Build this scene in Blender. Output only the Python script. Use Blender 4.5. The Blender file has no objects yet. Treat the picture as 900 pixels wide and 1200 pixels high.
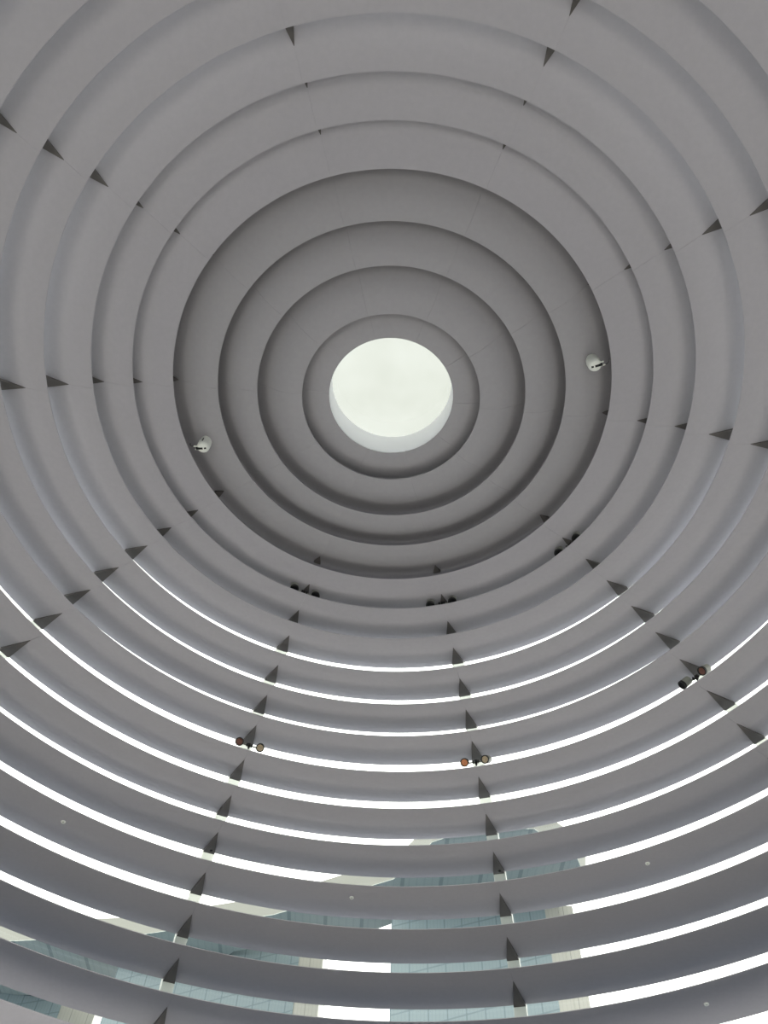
import bpy, bmesh, math
from mathutils import Vector, Matrix
PI = math.pi
scene = bpy.context.scene
C = scene.collection

# ---------------------------------------------------------------- measures
S = 1.7                    # metres per survey unit
EYE = 1.6                  # camera height above the floor
AX, AY = 0.00284, 4.30641  # dome axis relative to the camera (survey units)
AZ0 = 1.184                # azimuth of the first mullion (degrees), then every 36
H = [10.0, 9.873, 9.868, 9.849, 9.790, 9.699, 9.531, 9.326, 9.09, 8.817, 8.49, 8.2,
     7.884, 7.391, 6.928, 6.398, 5.682, 4.811, 3.85]
R = [0.861, 1.224, 1.839, 2.376, 2.968, 3.483, 3.967, 4.49, 4.982, 5.423, 5.891, 6.433,
     6.937, 7.284, 7.681, 7.936, 7.883, 7.424, 6.75]
# depth of each shelf and rise of its outer edge (open rings)
DR = {3: .60, 4: .86, 5: .84, 6: .80, 7: .82, 8: .843, 9: .875, 10: .92, 11: .894, 12: .935,
      13: .944, 14: .92, 15: .95, 16: .95, 17: .95, 18: .95}
DH = {3: .18, 4: .18, 5: .18, 6: .18, 7: .18, 8: .17, 9: .16, 10: .14, 11: .08, 12: .05,
      13: .02, 14: -.03, 15: -.06, 16: -.08, 17: -.10, 18: -.10}
COVE = {0: (.15, 10.10), 1: (.17, 10.20), 2: (.17, 10.18), 3: (.168, 10.12)}   # closed rings: offset and height of the inner corner
NR = 18
BOUNCE_RING = 10.5  # outer radius of the pale ground added to bounce daylight

def Z(h):
    return EYE + h * S

def P(r, h):               # profile point (survey units) -> metres
    return (r * S, Z(h))

def pol(r, az, h):
    a = math.radians(az)
    return Vector((r * S * math.cos(a), r * S * math.sin(a), Z(h)))

# ---------------------------------------------------------------- materials
def mat(name, col, rough=.6, spec=.3, noise=None, metal=0.0):
    m = bpy.data.materials.new(name)
    m.use_nodes = True
    nt = m.node_tree
    b = nt.nodes['Principled BSDF']
    b.inputs['Base Color'].default_value = (*col, 1)
    b.inputs['Roughness'].default_value = rough
    b.inputs['Specular IOR Level'].default_value = spec
    b.inputs['Metallic'].default_value = metal
    if noise:
        scale, amt = noise
        tc = nt.nodes.new('ShaderNodeTexCoord')
        n = nt.nodes.new('ShaderNodeTexNoise')
        n.inputs['Scale'].default_value = scale
        n.inputs['Detail'].default_value = 4
        r = nt.nodes.new('ShaderNodeValToRGB')
        r.color_ramp.elements[0].position = .3
        r.color_ramp.elements[1].position = .7
        r.color_ramp.elements[0].color = (*[c * (1 - amt) for c in col], 1)
        r.color_ramp.elements[1].color = (*[min(1, c * (1 + amt)) for c in col], 1)
        nt.links.new(tc.outputs['Object'], n.inputs['Vector'])
        nt.links.new(n.outputs['Fac'], r.inputs['Fac'])
        nt.links.new(r.outputs['Color'], b.inputs['Base Color'])
    return m

M = {}
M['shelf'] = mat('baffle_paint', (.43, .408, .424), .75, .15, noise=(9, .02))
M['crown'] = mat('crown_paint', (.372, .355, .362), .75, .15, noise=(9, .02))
M['top'] = mat('baffle_top_absorber', (.02, .02, .02), .9, .1)  # unseen shelf tops, made dark to soak up bounce light
M['bounce_strip'] = mat('baffle_top_bounce', (.84, .885, .99), .7, .2)  # unseen outer strip, added to throw sky glow onto the shelf above
M['bracket'] = mat('bracket_paint', (.12, .108, .10), .6, .3, noise=(3, .06))
M['mullion'] = mat('mullion_paint', (.30, .30, .28), .5, .3)
def fin_mat():
    m = mat('frosted_glass_fin', (.82, .82, .78), .4, .3)
    nt = m.node_tree
    t = nt.nodes.new('ShaderNodeBsdfTransparent')
    t.inputs['Color'].default_value = (.96, .97, .93, 1)
    mx = nt.nodes.new('ShaderNodeMixShader')
    mx.inputs['Fac'].default_value = .48
    nt.links.new(nt.nodes['Principled BSDF'].outputs[0], mx.inputs[1])
    nt.links.new(t.outputs[0], mx.inputs[2])
    nt.links.new(mx.outputs[0], nt.nodes['Material Output'].inputs['Surface'])
    return m
M['mullion'] = fin_mat()
M['rim'] = mat('rim_paint', (.92, .92, .94), .6, .2)
M['white'] = mat('white_casing', (.80, .80, .72), .45, .4, noise=(20, .04))
M['slot'] = mat('dark_slot', (.012, .012, .012), .6, .2)
M['black'] = mat('black_fitting', (.018, .017, .016), .5, .3)
M['lamp_grey'] = mat('lamp_grey', (.30, .30, .25), .45, .4)
M['orange'] = mat('orange_reflector', (.85, .30, .11), .35, .5, noise=(30, .25))
M['amber'] = mat('amber_reflector', (.17, .055, .028), .35, .5, noise=(30, .25))
M['tan'] = mat('tan_reflector', (.55, .42, .26), .35, .5, noise=(30, .25))
M['sensor'] = mat('sensor_ring', (.92, .92, .84), .5, .3)
M['floor'] = mat('stone_floor', (.56, .54, .54), .5, .3, noise=(.8, .05))
M['water'] = mat('bay_water', (.06, .08, .12), .35, .3, noise=(.05, .1))
M['ground'] = mat('ground_bounce', (.82, .785, .785), .8, .2, noise=(.05, .1))  # pale ring added to light the ring undersides from below
M['cable'] = mat('dark_cable', (.05, .05, .05), .6, .2)

def glass_mat(name='dome_glass', tint=(.985, .995, .985)):
    m = bpy.data.materials.new(name)
    m.use_nodes = True
    nt = m.node_tree
    nt.nodes.remove(nt.nodes['Principled BSDF'])
    out = nt.nodes['Material Output']
    t = nt.nodes.new('ShaderNodeBsdfTransparent')
    t.inputs['Color'].default_value = (*tint, 1)
    g = nt.nodes.new('ShaderNodeBsdfGlossy')
    g.inputs['Roughness'].default_value = .02
    mx = nt.nodes.new('ShaderNodeMixShader')
    mx.inputs['Fac'].default_value = .03
    nt.links.new(t.outputs[0], mx.inputs[1])
    nt.links.new(g.outputs[0], mx.inputs[2])
    nt.links.new(mx.outputs[0], out.inputs['Surface'])
    return m
M['glass'] = glass_mat()
M['dimmed'] = glass_mat('dimmed_skylight_glass', (.555, .562, .548))  # tint added to hold back the sky light through the pane

def facade_mat(name, base, line, step, skew, lw=.07, diag=True):
    """panel joints every `step` metres along local x, plus shallow diagonal joints"""
    m = mat(name, base, .35, .4)
    nt = m.node_tree
    b = nt.nodes['Principled BSDF']
    tc = nt.nodes.new('ShaderNodeTexCoord')
    sp = nt.nodes.new('ShaderNodeSeparateXYZ')
    nt.links.new(tc.outputs['Object'], sp.inputs[0])

    def mth(op, a, b_=None):
        n = nt.nodes.new('ShaderNodeMath')
        n.operation = op
        for i, v in enumerate((a, b_)):
            if v is None:
                continue
            if isinstance(v, (int, float)):
                n.inputs[i].default_value = v
            else:
                nt.links.new(v, n.inputs[i])
        return n.outputs[0]
    x, z = sp.outputs['X'], sp.outputs['Z']
    f1 = mth('LESS_THAN', mth('FRACT', mth('DIVIDE', x, step)), lw)
    f3 = mth('MULTIPLY', mth('LESS_THAN', mth('FRACT', mth('DIVIDE', x, step / 5)), .22), .22)
    tot = mth('MAXIMUM', f1, f3)
    if diag:
        sk = mth('SUBTRACT', mth('MULTIPLY', x, skew), z)
        f2 = mth('LESS_THAN', mth('FRACT', mth('DIVIDE', sk, step * .95)), lw * 1.2)
        tot = mth('MAXIMUM', tot, mth('MULTIPLY', f2, .8))
    mx = nt.nodes.new('ShaderNodeMix')
    mx.data_type = 'RGBA'
    nt.links.new(tot, mx.inputs['Factor'])
    mx.inputs['A'].default_value = (*base, 1)
    mx.inputs['B'].default_value = (*line, 1)
    nt.links.new(mx.outputs['Result'], b.inputs['Base Color'])
    return m
M['curtain'] = facade_mat('tower_curtain_wall', (.235, .295, .31), (.15, .20, .22), 7.2, .28)
M['endwall'] = facade_mat('tower_end_wall', (.43, .42, .37), (.27, .27, .24), 8.0, .2, .04, False)
M['soffit'] = facade_mat('deck_soffit', (.62, .66, .60), (.42, .47, .44), 16.0, .1, .10, False)
M['deckside'] = mat('deck_edge', (.32, .32, .285), .6, .3)

# ---------------------------------------------------------------- mesh helpers
def link(name, me, m=None, parent=None):
    o = bpy.data.objects.new(name, me)
    C.objects.link(o)
    if m is not None and me is not None and not me.materials:
        me.materials.append(m)
    if parent is not None:
        o.parent = parent
    return o

def finish(bm, name, smooth=None):
    bmesh.ops.remove_doubles(bm, verts=bm.verts, dist=1e-5)
    bmesh.ops.recalc_face_normals(bm, faces=bm.faces)
    me = bpy.data.meshes.new(name)
    bm.to_mesh(me)
    bm.free()
    if smooth is not None:
        for p in me.polygons:
            p.use_smooth = True
        me.set_sharp_from_angle(angle=math.radians(smooth))
    return me

def ring_mesh(name, profile, seams=(), n=400, depth=.005, width=.005, groove=(), sharp=25):
    """Sweep a closed (r, z) profile round the axis.  `seams` are azimuths where the
    profile points listed in `groove` are pulled up to leave a panel joint."""
    ang = [(2 * PI * i / n, 0) for i in range(n)]
    rmid = sum(p[0] for p in profile) / len(profile)
    for s in seams:
        a = math.radians(s) % (2 * PI)
        w = width / max(rmid, .5)
        ang = [q for q in ang if abs((q[0] - a + PI) % (2 * PI) - PI) > 2.2 * w]
        ang += [((a - w) % (2 * PI), 0), ((a - .6 * w) % (2 * PI), 1),
                ((a + .6 * w) % (2 * PI), 1), ((a + w) % (2 * PI), 0)]
    ang.sort()
    bm = bmesh.new()
    rows = []
    for a, g in ang:
        row = []
        for i, (r, z) in enumerate(profile):
            dz = depth if (g and i in groove) else 0
            row.append(bm.verts.new((r * math.cos(a), r * math.sin(a), z + dz)))
        rows.append(row)
    k = len(profile)
    for i in range(len(rows)):
        A, B = rows[i], rows[(i + 1) % len(rows)]
        for j in range(k):
            bm.faces.new((A[j], A[(j + 1) % k], B[(j + 1) % k], B[j]))
    return finish(bm, name, sharp)

def box_bm(bm, x0, x1, y0, y1, z0, z1):
    v = [bm.verts.new((x, y, z)) for x in (x0, x1) for y in (y0, y1) for z in (z0, z1)]
    for f in ((0, 1, 3, 2), (4, 6, 7, 5), (0, 4, 5, 1), (2, 3, 7, 6), (0, 2, 6, 4), (1, 5, 7, 3)):
        bm.faces.new([v[i] for i in f])

def lathe_bm(bm, prof, n=32, mtx=None):
    """closed lathe about local z; prof = list of (r, z), r may be 0 at the ends"""
    rows = []
    for r, z in prof:
        if r < 1e-6:
            rows.append([bm.verts.new((0, 0, z))])
        else:
            rows.append([bm.verts.new((r * math.cos(2 * PI * i / n), r * math.sin(2 * PI * i / n), z))
                         for i in range(n)])
    for a, b in zip(rows, rows[1:]):
        for i in range(n):
            j = (i + 1) % n
            if len(a) == 1 and len(b) == 1:
                continue
            if len(a) == 1:
                bm.faces.new((a[0], b[j], b[i]))
            elif len(b) == 1:
                bm.faces.new((a[i], a[j], b[0]))
            else:
                bm.faces.new((a[i], a[j], b[j], b[i]))
    if mtx is not None:
        vs = [v for row in rows for v in row]
        bmesh.ops.transform(bm, matrix=mtx, verts=vs)

def tube_bm(bm, pts, r, n=10):
    pts = [Vector(p) for p in pts]
    rows = []
    for i, p in enumerate(pts):
        d = (pts[min(i + 1, len(pts) - 1)] - pts[max(i - 1, 0)]).normalized()
        u = d.orthogonal().normalized()
        w = d.cross(u)
        rows.append([bm.verts.new(p + r * (math.cos(2 * PI * k / n) * u + math.sin(2 * PI * k / n) * w))
                     for k in range(n)])
    for a, b in zip(rows, rows[1:]):
        for i in range(n):
            bm.faces.new((a[i], a[(i + 1) % n], b[(i + 1) % n], b[i]))
    bm.faces.new(rows[0])
    bm.faces.new(rows[-1])

def empty(name, loc, label, cat, group=None, rotz=0.0):
    o = bpy.data.objects.new(name, None)
    C.objects.link(o)
    o.location = loc
    o.rotation_euler.z = rotz
    o.empty_display_size = .2
    o['label'] = label
    o['category'] = cat
    if group:
        o['group'] = group
    return o

def structure(o, label=None, cat=None):
    o['kind'] = 'structure'
    if label:
        o['label'] = label
    if cat:
        o['category'] = cat
    return o

MULL = [AZ0 + 36 * i for i in range(10)]

# ---------------------------------------------------------------- the ring baffles
ORD = ['innermost', 'second', 'third', 'fourth', 'fifth', 'sixth', 'seventh', 'eighth', 'ninth',
       'tenth', 'eleventh', 'twelfth', 'thirteenth', 'fourteenth', 'fifteenth', 'sixteenth',
       'seventeenth', 'eighteenth', 'nineteenth']
LAB = {0: 'innermost pale ring with a deep white collar around the round skylight',
       1: 'second pale ring out from the skylight, closed and without sky gap',
       2: 'third pale ring out from the skylight, closed and without brackets',
       3: 'fourth pale ring out from the skylight, carrying two white hanging cameras',
       4: 'fifth grey ring out from the skylight, its brackets holding half hidden spotlights',
       9: 'tenth grey ring out from the skylight, its brackets holding spotlights against white sky',
       12: 'thirteenth grey ring out from the skylight, with tiny black dots on two brackets',
       13: 'fourteenth grey ring out from the skylight, with three small round pale sensors',
       16: 'seventeenth grey ring out from the skylight, one pale sensor near lower right corner',
       17: 'lowest and outermost grey ring, crossing the lower left corner of the picture',
       }
W2 = .095 * S              # half width of mullions and bracket roots

def mull_front(k):         # radius of the mullion face at ring k
    return R[k] + DR[k] - .05

for k in range(NR):
    lab = LAB.get(k, '%s grey ring out from the round skylight, with narrow sky gap below' % ORD[k]
                  if k > 5 else '%s grey ring out from the skylight, lit bluish at its outer edge' % ORD[k])
    ring = empty('ring_baffle', (0, 0, Z(H[k])), lab, 'ring', 'concentric rings of the dome ceiling')
    z0 = Z(H[k])

    def q(r, h):
        return (r * S, Z(h) - z0)
    if k in COVE:
        o, hc = COVE[k]
        rc = R[k + 1] + o
        sp = rc - R[k]
        up = hc - H[k]
        arch = [(0, 0), (.24, .05), (.40, .18), (.53, .38), (.66, .62), (.80, .86), (.90, .96)]
        base = H[k + 1] + .052
        dn = hc - base
        low_ = [(R[k] + t * sp, H[k] + u * up) for t, u in arch]
        low_ += [(rc - .030, hc - .004 * dn / .2), (rc - .012, hc - .016), (rc - .003, hc - .038),
                 (rc + .002, hc - .40 * dn), (rc + .012, hc - .70 * dn), (rc + .030, base)]
        top_ = [(rc + .065, base + .02), (rc + .06, hc + .02), (rc - .02, hc + .045)] + \
               [(R[k] + t * sp, H[k] + u * up + .02) for t, u in arch[::-1]]
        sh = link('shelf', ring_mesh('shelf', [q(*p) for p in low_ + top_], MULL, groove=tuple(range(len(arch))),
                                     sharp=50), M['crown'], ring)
        sh.data.materials.append(M['top'])  # unseen dark top, keeps sky bounce out of the recess
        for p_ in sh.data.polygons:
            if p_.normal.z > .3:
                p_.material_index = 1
    else:
        a = (R[k], H[k])
        b = (R[k] + DR[k], H[k] + DH[k])
        rl = R[k - 1] + DR[k - 1] + .07 if k > 4 else R[4] + .72      # start of the pale strip added to bounce sky light
        rl = min(rl, b[0] - .10)
        tl = (rl - a[0]) / (b[0] - a[0])
        prof = [q(*a), q(*b), q(b[0], b[1] + .05), q(rl, a[1] + .035 + tl * (b[1] + .015 - a[1])),
                q(a[0] + .08, a[1] + .035), q(a[0], a[1] + .010)]
        sh = link('shelf', ring_mesh('shelf', prof, MULL, groove=(0, 1)), M['shelf'], ring)
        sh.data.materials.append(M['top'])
        sh.data.materials.append(M['bounce_strip'])
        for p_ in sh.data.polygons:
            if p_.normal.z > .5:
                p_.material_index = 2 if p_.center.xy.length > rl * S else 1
    if k == 0:
        prof = [q(R[0], H[0]), q(R[0], 10.53), q(R[0] + .04, 10.53), q(R[0] + .04, H[0] + .03)]
        col = link('skylight_collar', ring_mesh('skylight_collar', prof), M['rim'], ring)
        col['label'] = 'tall white collar of the skylight'
    # tapered brackets under the shelf, one at every mullion
    if k >= 3:
        if k == 3:
            rt, rr = R[k] + .59, R[k] + .735
        else:
            tip = {4: .45, 5: .43, 6: .36, 7: .325}.get(k, .295 if k < 12 else .33)
            rt, rr = R[k] + tip, mull_front(k)
        if k == 3:
            slope = (COVE[3][1] - H[3]) / (R[4] + COVE[3][0] - R[3])
        else:
            slope = DH[k] / DR[k]
        dep = .06

        def wz(r):
            return (H[k] + (r - R[k]) * slope) * S - H[k] * S
        bm = bmesh.new()
        wt = .006
        w2 = W2 if k > 3 else W2 * .6
        v = [bm.verts.new(c) for c in (
            (rt * S, -wt, wz(rt)), (rt * S, wt, wz(rt)),
            (rr * S, -w2, wz(rr)), (rr * S, w2, wz(rr)),
            (rr * S, -w2, wz(rr) - dep * S), (rr * S, w2, wz(rr) - dep * S),
            (rt * S, -wt, wz(rt) - .008), (rt * S, wt, wz(rt) - .008))]
        for f in ((0, 2, 3, 1), (6, 7, 5, 4), (0, 6, 4, 2), (1, 3, 5, 7), (2, 4, 5, 3), (0, 1, 7, 6)):
            bm.faces.new([v[i] for i in f])
        bme = finish(bm, 'bracket')
        for az in MULL:
            br = link('bracket', bme, M['bracket'], ring)
            br.rotation_euler.z = math.radians(az)

# small round sensors and black bracket dots
def sensor(r, az, h, label):
    bm = bmesh.new()
    lathe_bm(bm, [(0, -.012), (.022, -.014), (.024, -.030), (.052, -.030), (.060, -.018), (.062, .004), (0, .004)])
    e = empty('ceiling_sensor', pol(r, az, h), label, 'sensor', 'small round sensors under the rings')
    link('housing', finish(bm, 'housing', 40), M['sensor'], e)
    bm = bmesh.new()
    lathe_bm(bm, [(0, -.030), (.014, -.028), (.020, -.013), (0, -.013)])
    link('sensor_eye', finish(bm, 'sensor_eye', 40), M['lamp_grey'], e)
for r, az, k, lab in ((7.64, 126.9, 13, 'small round pale sensor on the far left under the fourteenth ring'),
                      (7.63, 91.2, 13, 'small round pale sensor at lower centre between two bracket columns'),
                      (7.64, 55.4, 13, 'small round pale sensor at lower right under the fourteenth ring'),
                      (8.32, 54.7, 16, 'small round pale sensor nearest the lower right corner')):
    sensor(r, az, H[k] + (r - R[k]) * DH[k] / DR[k], lab)
for az, lab in ((MULL[3], 'tiny black eye on the left column of brackets, thirteenth ring'),
                (MULL[2], 'tiny black eye on the central column of brackets, thirteenth ring')):
    k = 12
    rr = mull_front(k)
    rt = R[k] + .33
    t = .86
    r_ = rt + t * (rr - rt)
    zz = H[k] + (r_ - R[k]) * DH[k] / DR[k] - t * .045
    bm = bmesh.new()
    lathe_bm(bm, [(0, -.05), (.03, -.045), (.048, -.02), (.052, .02), (0, .02)])
    o = link('bracket_camera', finish(bm, 'bracket_camera', 50), M['black'])
    o.location = pol(r_, az - .15, zz)
    o['label'] = lab
    o['category'] = 'camera'
    o['group'] = 'black eyes on the brackets'

# ---------------------------------------------------------------- glass gores with their mullions
GP = []
for k in range(17, 3, -1):
    GP.append((R[k] + DR[k] + .28, H[k] + DH[k]))
low = [(6.3, -.94), (6.75, .6), (7.3, 2.0), (7.9, 3.4)]
GP = low + GP[:-1] + [(3.95, 10.06), (3.2, 10.34), (2.2, 10.48), (R[0] + .045, 10.535)]
MP = [(5.98, -.94), (6.43, .6), (6.98, 2.0), (7.58, 3.4)] + \
     [(mull_front(k), H[k] + DH[k]) for k in range(17, 3, -1)] + [(3.30, 10.0)]
PLACE = ['right of the frame', 'right, lower down', 'lower right', 'bottom centre', 'lower left', 'left',
         'upper left', 'top left', 'top centre', 'upper right']
for i in range(10):
    a0, a1 = math.radians(MULL[i]), math.radians(MULL[i] + 36)
    bm = bmesh.new()
    rows = []
    nseg = 24
    for j in range(nseg + 1):
        a = a0 + (a1 - a0) * j / nseg
        rows.append([bm.verts.new((r * S * math.cos(a), r * S * math.sin(a), Z(h))) for r, h in GP])
    for A, B in zip(rows, rows[1:]):
        for j in range(len(GP) - 1):
            bm.faces.new((A[j], A[j + 1], B[j + 1], B[j]))
    w = link('window_%d' % (i + 1), finish(bm, 'glass_gore', 40), M['glass'])
    structure(w, 'curved clear glass bay between two mullions, %s' % PLACE[i], 'window')
    # mullion
    bm = bmesh.new()
    rows = []
    for j, (r, h) in enumerate(MP):
        p, n_ = MP[max(j - 1, 0)], MP[min(j + 1, len(MP) - 1)]
        t = Vector((n_[0] - p[0], n_[1] - p[1])).normalized()
        nx, nz = t.y, -t.x        # outward normal in the (r, h) plane
        rows.append([bm.verts.new((( r + o * nx) * S, s * W2, Z(h + o * nz)))
                     for o, s in ((0, -1), (0, 1), (.24, 1), (.24, -1))])
    for A, B in zip(rows, rows[1:]):
        for j in range(4):
            bm.faces.new((A[j], A[(j + 1) % 4], B[(j + 1) % 4], B[j]))
    bm.faces.new(rows[0])
    bm.faces.new(rows[-1])
    mu = link('mullion', finish(bm, 'mullion'), M['mullion'], w)
    mu.rotation_euler.z = a0

# skylight pane on top of the collar
bm = bmesh.new()
lathe_bm(bm, [(0, .02), (.6, .018), (R[0] * S + .05, 0), (R[0] * S + .05, -.012), (0, .008)], n=96)
o = link('window_11', finish(bm, 'skylight_pane', 40), M['dimmed'])
o.location = (0, 0, Z(10.545))
structure(o, 'round dimmed skylight pane at the crown of the dome', 'skylight')

# floor and ground
bm = bmesh.new()
lathe_bm(bm, [(0, 0), (6.15 * S, 0), (6.15 * S, -.3), (0, -.3)], n=128)
structure(link('floor', finish(bm, 'floor', 30), M['floor']), 'pale stone floor of the round hall', 'floor')
bm = bmesh.new()
lathe_bm(bm, [(6.16 * S, -.05), (BOUNCE_RING * S, -.05), (BOUNCE_RING * S, -2), (6.16 * S, -2)], n=96)
g = link('ground', finish(bm, 'ground', 30), M['ground'])
structure(g, 'pale ground ring added outside the dome to bounce daylight inside', 'ground')
bm = bmesh.new()
lathe_bm(bm, [(BOUNCE_RING * S, -.8), (1200, -.8), (1200, -2), (BOUNCE_RING * S, -2)], n=96)
g = link('ground_water', finish(bm, 'ground_water', 30), M['water'])
structure(g, 'dark bay water around the pale ground ring', 'water')

# ---------------------------------------------------------------- spotlights (pairs on bracket roots)
def aim(o, d):
    o.rotation_mode = 'QUATERNION'
    o.rotation_quaternion = Vector((0, 0, -1)).rotation_difference(Vector(d).normalized())

def lamp_meshes():
    rad, ln = .113, .30
    bm = bmesh.new()
    lathe_bm(bm, [(0, ln * .62), (rad * .55, ln * .62), (rad * .9, ln * .55), (rad * .97, ln * .45), (rad * .97, -ln * .2),
                  (rad * .9, -ln * .2), (0, -ln * .2)], 28)
    body = finish(bm, 'lamp_body', 35)
    bm = bmesh.new()
    lathe_bm(bm, [(rad * .97, -ln * .18), (rad * 1.03, -ln * .2), (rad * 1.03, -ln * .40), (rad * .80, -ln * .40),
                  (rad * .76, -ln * .24), (rad * .97, -ln * .18)], 28)
    hood = finish(bm, 'hood', 35)
    bm = bmesh.new()
    lathe_bm(bm, [(0, -ln * .27), (rad * .3, -ln * .28), (rad * .78, -ln * .34), (rad * .78, -ln * .22), (0, -ln * .22)], 28)
    lens = finish(bm, 'lens', 50)
    return body, hood, lens
BODY, HOOD, LENS = lamp_meshes()
LENS2 = LENS.copy()
LENS.materials.append(M['amber'])
LENS2.materials.append(M['tan'])
LENS4 = LENS.copy()
LENS4.materials.clear()
LENS4.materials.append(M['orange'])
LENS3 = LENS.copy()
LENS3.materials.clear()
LENS3.materials.append(M['slot'])

def twin(r, az, h, half, label, lens=(0, 1), tilt=((0, 0), (0, 0))):
    e = empty('twin_spotlight', pol(r, az, h), label, 'spotlight', 'spotlight pairs on the ring brackets',
              math.radians(az))
    # local frame: +x outward, +y counter-clockwise, z up
    bm = bmesh.new()
    tube_bm(bm, [(.10, -half * .98, .04), (.10, half * .98, .04)], .020)
    mount = link('cross_bar', finish(bm, 'cross_bar', 40), M['lamp_grey'], e)
    bm = bmesh.new()
    box_bm(bm, .07, .13, -.035, .035, -.02, .10)
    box_bm(bm, .03, .09, -.085, -.045, -.02, .05)
    box_bm(bm, .03, .09, .045, .085, -.02, .05)
    box_bm(bm, .08, .12, -.02, .02, -.08, .0)
    link('clamp', finish(bm, 'clamp'), M['black'], e)
    for s, li, tl in ((1, lens[0], tilt[0]), (-1, lens[1], tilt[1])):
        hd = link('lamp', BODY, M['lamp_grey'], e)
        hd.location = (0, s * half, 0)
        d = Vector((tl[0], tl[1], -1))
        aim(hd, d)
        ho = link('hood', HOOD, M['black'], hd)
        le = link('lens', (LENS, LENS2, LENS3, LENS4)[li], None, hd)
        le['label'] = ('dark amber lens', 'tan lens', 'dark lens', 'orange lens')[li]
    return e
HS = .178 * S
twin(5.97, MULL[3], 8.68, HS, 'spotlight pair against bright sky on the left bracket column', (0, 1), ((-1.05, .05), (-.95, .2)))
twin(5.97, MULL[2], 8.68, HS, 'spotlight pair with orange lens on the central bracket column', (3, 1), ((-1.1, .0), (-1.25, .45)))
twin(5.97, MULL[1], 8.68, HS, 'spotlight pair at right with one lamp seen from its side', (2, 0), ((-.85, 1.0), (-1.1, .55)))
LOW = -.245
for az, lab in ((MULL[3] + .5, 'half hidden black spotlight pair left of centre below the skylight'),
                (MULL[2] + .4, 'half hidden black spotlight pair at centre below the skylight'),
                (MULL[1] + .2, 'half hidden black spotlight pair at right below the skylight')):
    twin(3.53, az, 9.825, HS, lab, (2, 2), ((-.35, 0), (-.35, 0)))

# ---------------------------------------------------------------- hanging white cameras
def hanging(r, az, label, turn):
    htop = H[3] + .42 * (COVE[3][1] - H[3])
    e = empty('hanging_camera', pol(r, az, htop), label, 'camera', 'white cameras hanging under the fourth ring',
              math.radians(az + turn))
    bm = bmesh.new()
    lathe_bm(bm, [(0, 0), (.085, 0), (.10, -.03), (.10, -.08), (.138, -.095), (.142, -.19), (.132, -.196), (.132, -.222),
                  (.150, -.23), (.150, -.41), (.140, -.455), (.112, -.49), (.05, -.508), (0, -.51)], 40)
    link('casing', finish(bm, 'casing', 30), M['white'], e)
    bm = bmesh.new()
    lathe_bm(bm, [(0, .03), (.09, .03), (.105, 0), (.09, -.012), (0, -.012)], 28)
    link('mounting_plate', finish(bm, 'mounting_plate', 30), M['white'], e)
    # viewing slot wrapped on the lower nose
    bm = bmesh.new()
    box_bm(bm, -.005, .158, -.026, .026, -.512, -.44)
    box_bm(bm, -.085, -.035, -.02, .02, -.512, -.47)
    link('viewing_slot', finish(bm, 'viewing_slot'), M['slot'], e)
    bm = bmesh.new()
    box_bm(bm, -.012, .012, .140, .156, -.40, -.26)
    link('side_slot', finish(bm, 'side_slot'), M['slot'], e)
    bm = bmesh.new()
    box_bm(bm, .10, .225, .030, .052, -.47, -.43)
    box_bm(bm, .10, .20, -.052, -.030, -.47, -.43)
    link('side_arm', finish(bm, 'side_arm'), M['white'], e)
    bm = bmesh.new()
    tube_bm(bm, [(.21, .041, -.45), (.27, .038, -.43), (.33, .03, -.36), (.36, .02, -.24)], .010, 8)
    link('cable', finish(bm, 'cable', 40), M['cable'], e)
hanging(2.72, 163.2, 'white hanging camera on the left below the fourth ring', 10)
hanging(2.74, -16.0, 'white hanging camera on the right below the fourth ring', -4)

# ---------------------------------------------------------------- outside: three towers under one long roof deck
CAMX, CAMY = -AX * S, -AY * S

def tower(p0, p1, wend, top, label, depth=24.0):
    """p0, p1: left and right ends of the glass front, as seen from the dome"""
    a, b = Vector((*p0, 0)), Vector((*p1, 0))
    d = b - a
    L = d.length
    e = empty('hotel_tower', (a.x, a.y, 0), label, 'tower', 'hotel towers outside', math.atan2(d.y, d.x))
    bm = bmesh.new()
    box_bm(bm, 0, L, 0, depth, 0, top)
    link('glass_front', finish(bm, 'glass_front'), M['curtain'], e)
    bm = bmesh.new()
    box_bm(bm, L, L + wend, .6, depth, 0, top)
    box_bm(bm, L + wend * .5 - .15, L + wend * .5 + .15, .45, 1, 0, top)
    link('end_wall', finish(bm, 'end_wall'), M['endwall'], e)
    return e

def at(az, dist):
    a = math.radians(az)
    return (CAMX + dist * math.sin(a), CAMY + dist * math.cos(a))
tower(at(2.4, 314), at(14.0, 320), 12, 196, 'pale blue glass tower seen through the lowest gaps right of centre')
tower(at(-16.5, 386), at(-4.25, 364), 11, 203, 'pale blue glass tower seen through the lowest gaps left of centre')
tower(at(-31, 470), at(-19.2, 440), 17, 212, 'pale blue glass tower at the lower left corner')

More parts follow.
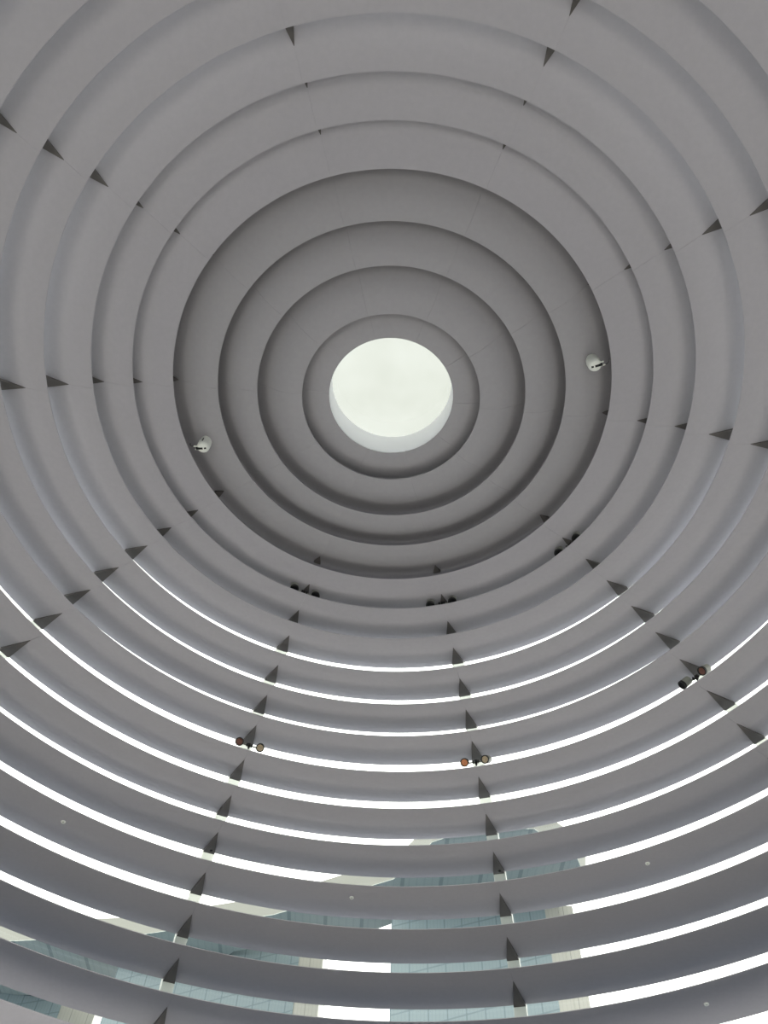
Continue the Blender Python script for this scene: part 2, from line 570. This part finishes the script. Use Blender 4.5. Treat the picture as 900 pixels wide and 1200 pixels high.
# roof deck: one boat-shaped slab across the three towers
near = [(92, 292), (86, 279), (66, 262), (42, 264), (27, 274), (13, 300), (-38, 331), (-99, 353), (-157, 364), (-215, 372)]
far = [(-215, 418), (-160, 412), (-98, 392), (-66, 373), (-57, 362), (-40, 355), (8, 337), (16, 331), (50, 324), (84, 311)]
ring = [(x + CAMX, y + CAMY) for x, y in near + far]
ZB = 195 + EYE
e = empty('roof_deck', (0, 330, ZB), 'long boat shaped roof deck bridging the towers outside', 'roof deck')
bm = bmesh.new()
lo = [bm.verts.new((x, y - 330, 0)) for x, y in ring]
mid = [bm.verts.new((x, y - 330, .2)) for x, y in ring]
bm.faces.new(lo)
bm.faces.new(mid)
for i in range(len(ring)):
    j = (i + 1) % len(ring)
    bm.faces.new((lo[i], lo[j], mid[j], mid[i]))
link('soffit', finish(bm, 'soffit'), M['soffit'], e)
bm = bmesh.new()
cx = sum(x for x, y in ring) / len(ring)
cy = sum(y for x, y in ring) / len(ring)
lo = [bm.verts.new((x, y - 330, .2)) for x, y in ring]
hi = [bm.verts.new((x + (x - cx) * .01, y - 330 + (y - cy) * .03, 9)) for x, y in ring]
bm.faces.new(lo)
bm.faces.new(hi)
for i in range(len(ring)):
    j = (i + 1) % len(ring)
    bm.faces.new((lo[i], lo[j], hi[j], hi[i]))
link('hull', finish(bm, 'hull'), M['deckside'], e)

# ---------------------------------------------------------------- overcast sky
wd = bpy.data.worlds.new('overcast')
scene.world = wd
wd.use_nodes = True
nt = wd.node_tree
bg = nt.nodes['Background']
tc = nt.nodes.new('ShaderNodeTexCoord')
nz = nt.nodes.new('ShaderNodeTexNoise')
nz.inputs['Scale'].default_value = 7.0
nz.inputs['Detail'].default_value = 5
nz.inputs['Roughness'].default_value = .55
rp = nt.nodes.new('ShaderNodeValToRGB')
rp.color_ramp.elements[0].position = .35
rp.color_ramp.elements[0].color = (.80, .82, .76, 1)
rp.color_ramp.elements[1].position = .68
rp.color_ramp.elements[1].color = (.98, 1.0, .965, 1)
nt.links.new(tc.outputs['Generated'], nz.inputs['Vector'])
nt.links.new(nz.outputs['Fac'], rp.inputs['Fac'])
nt.links.new(rp.outputs['Color'], bg.inputs['Color'])
bg.inputs['Strength'].default_value = 3.0

# ---------------------------------------------------------------- camera
cam = bpy.data.cameras.new('camera')
co = bpy.data.objects.new('camera', cam)
C.objects.link(co)
cam.sensor_fit = 'VERTICAL'
cam.sensor_height = 24.0
cam.lens = 908.0 / 1200.0 * 24.0
cam.clip_end = 5000
pitch, roll = 1.01775, .05869
F = Vector((0, math.cos(pitch), math.sin(pitch)))
Rv = Vector((1, 0, 0))
U = Rv.cross(F)
R2 = Rv * math.cos(roll) + U * math.sin(roll)
U2 = -Rv * math.sin(roll) + U * math.cos(roll)
mw = Matrix(((R2.x, U2.x, -F.x), (R2.y, U2.y, -F.y), (R2.z, U2.z, -F.z))).to_4x4()
mw.translation = Vector((CAMX, CAMY, EYE))
co.matrix_world = mw
scene.camera = co

scene.view_settings.view_transform = 'Standard'
scene.view_settings.look = 'None'
scene.view_settings.gamma = 1
scene.view_settings.exposure = 0.07
scene.view_settings.use_curve_mapping = False
scene.cycles.max_bounces = 16
scene.cycles.diffuse_bounces = 8
scene.cycles.transparent_max_bounces = 24
scene.cycles.use_denoising = True
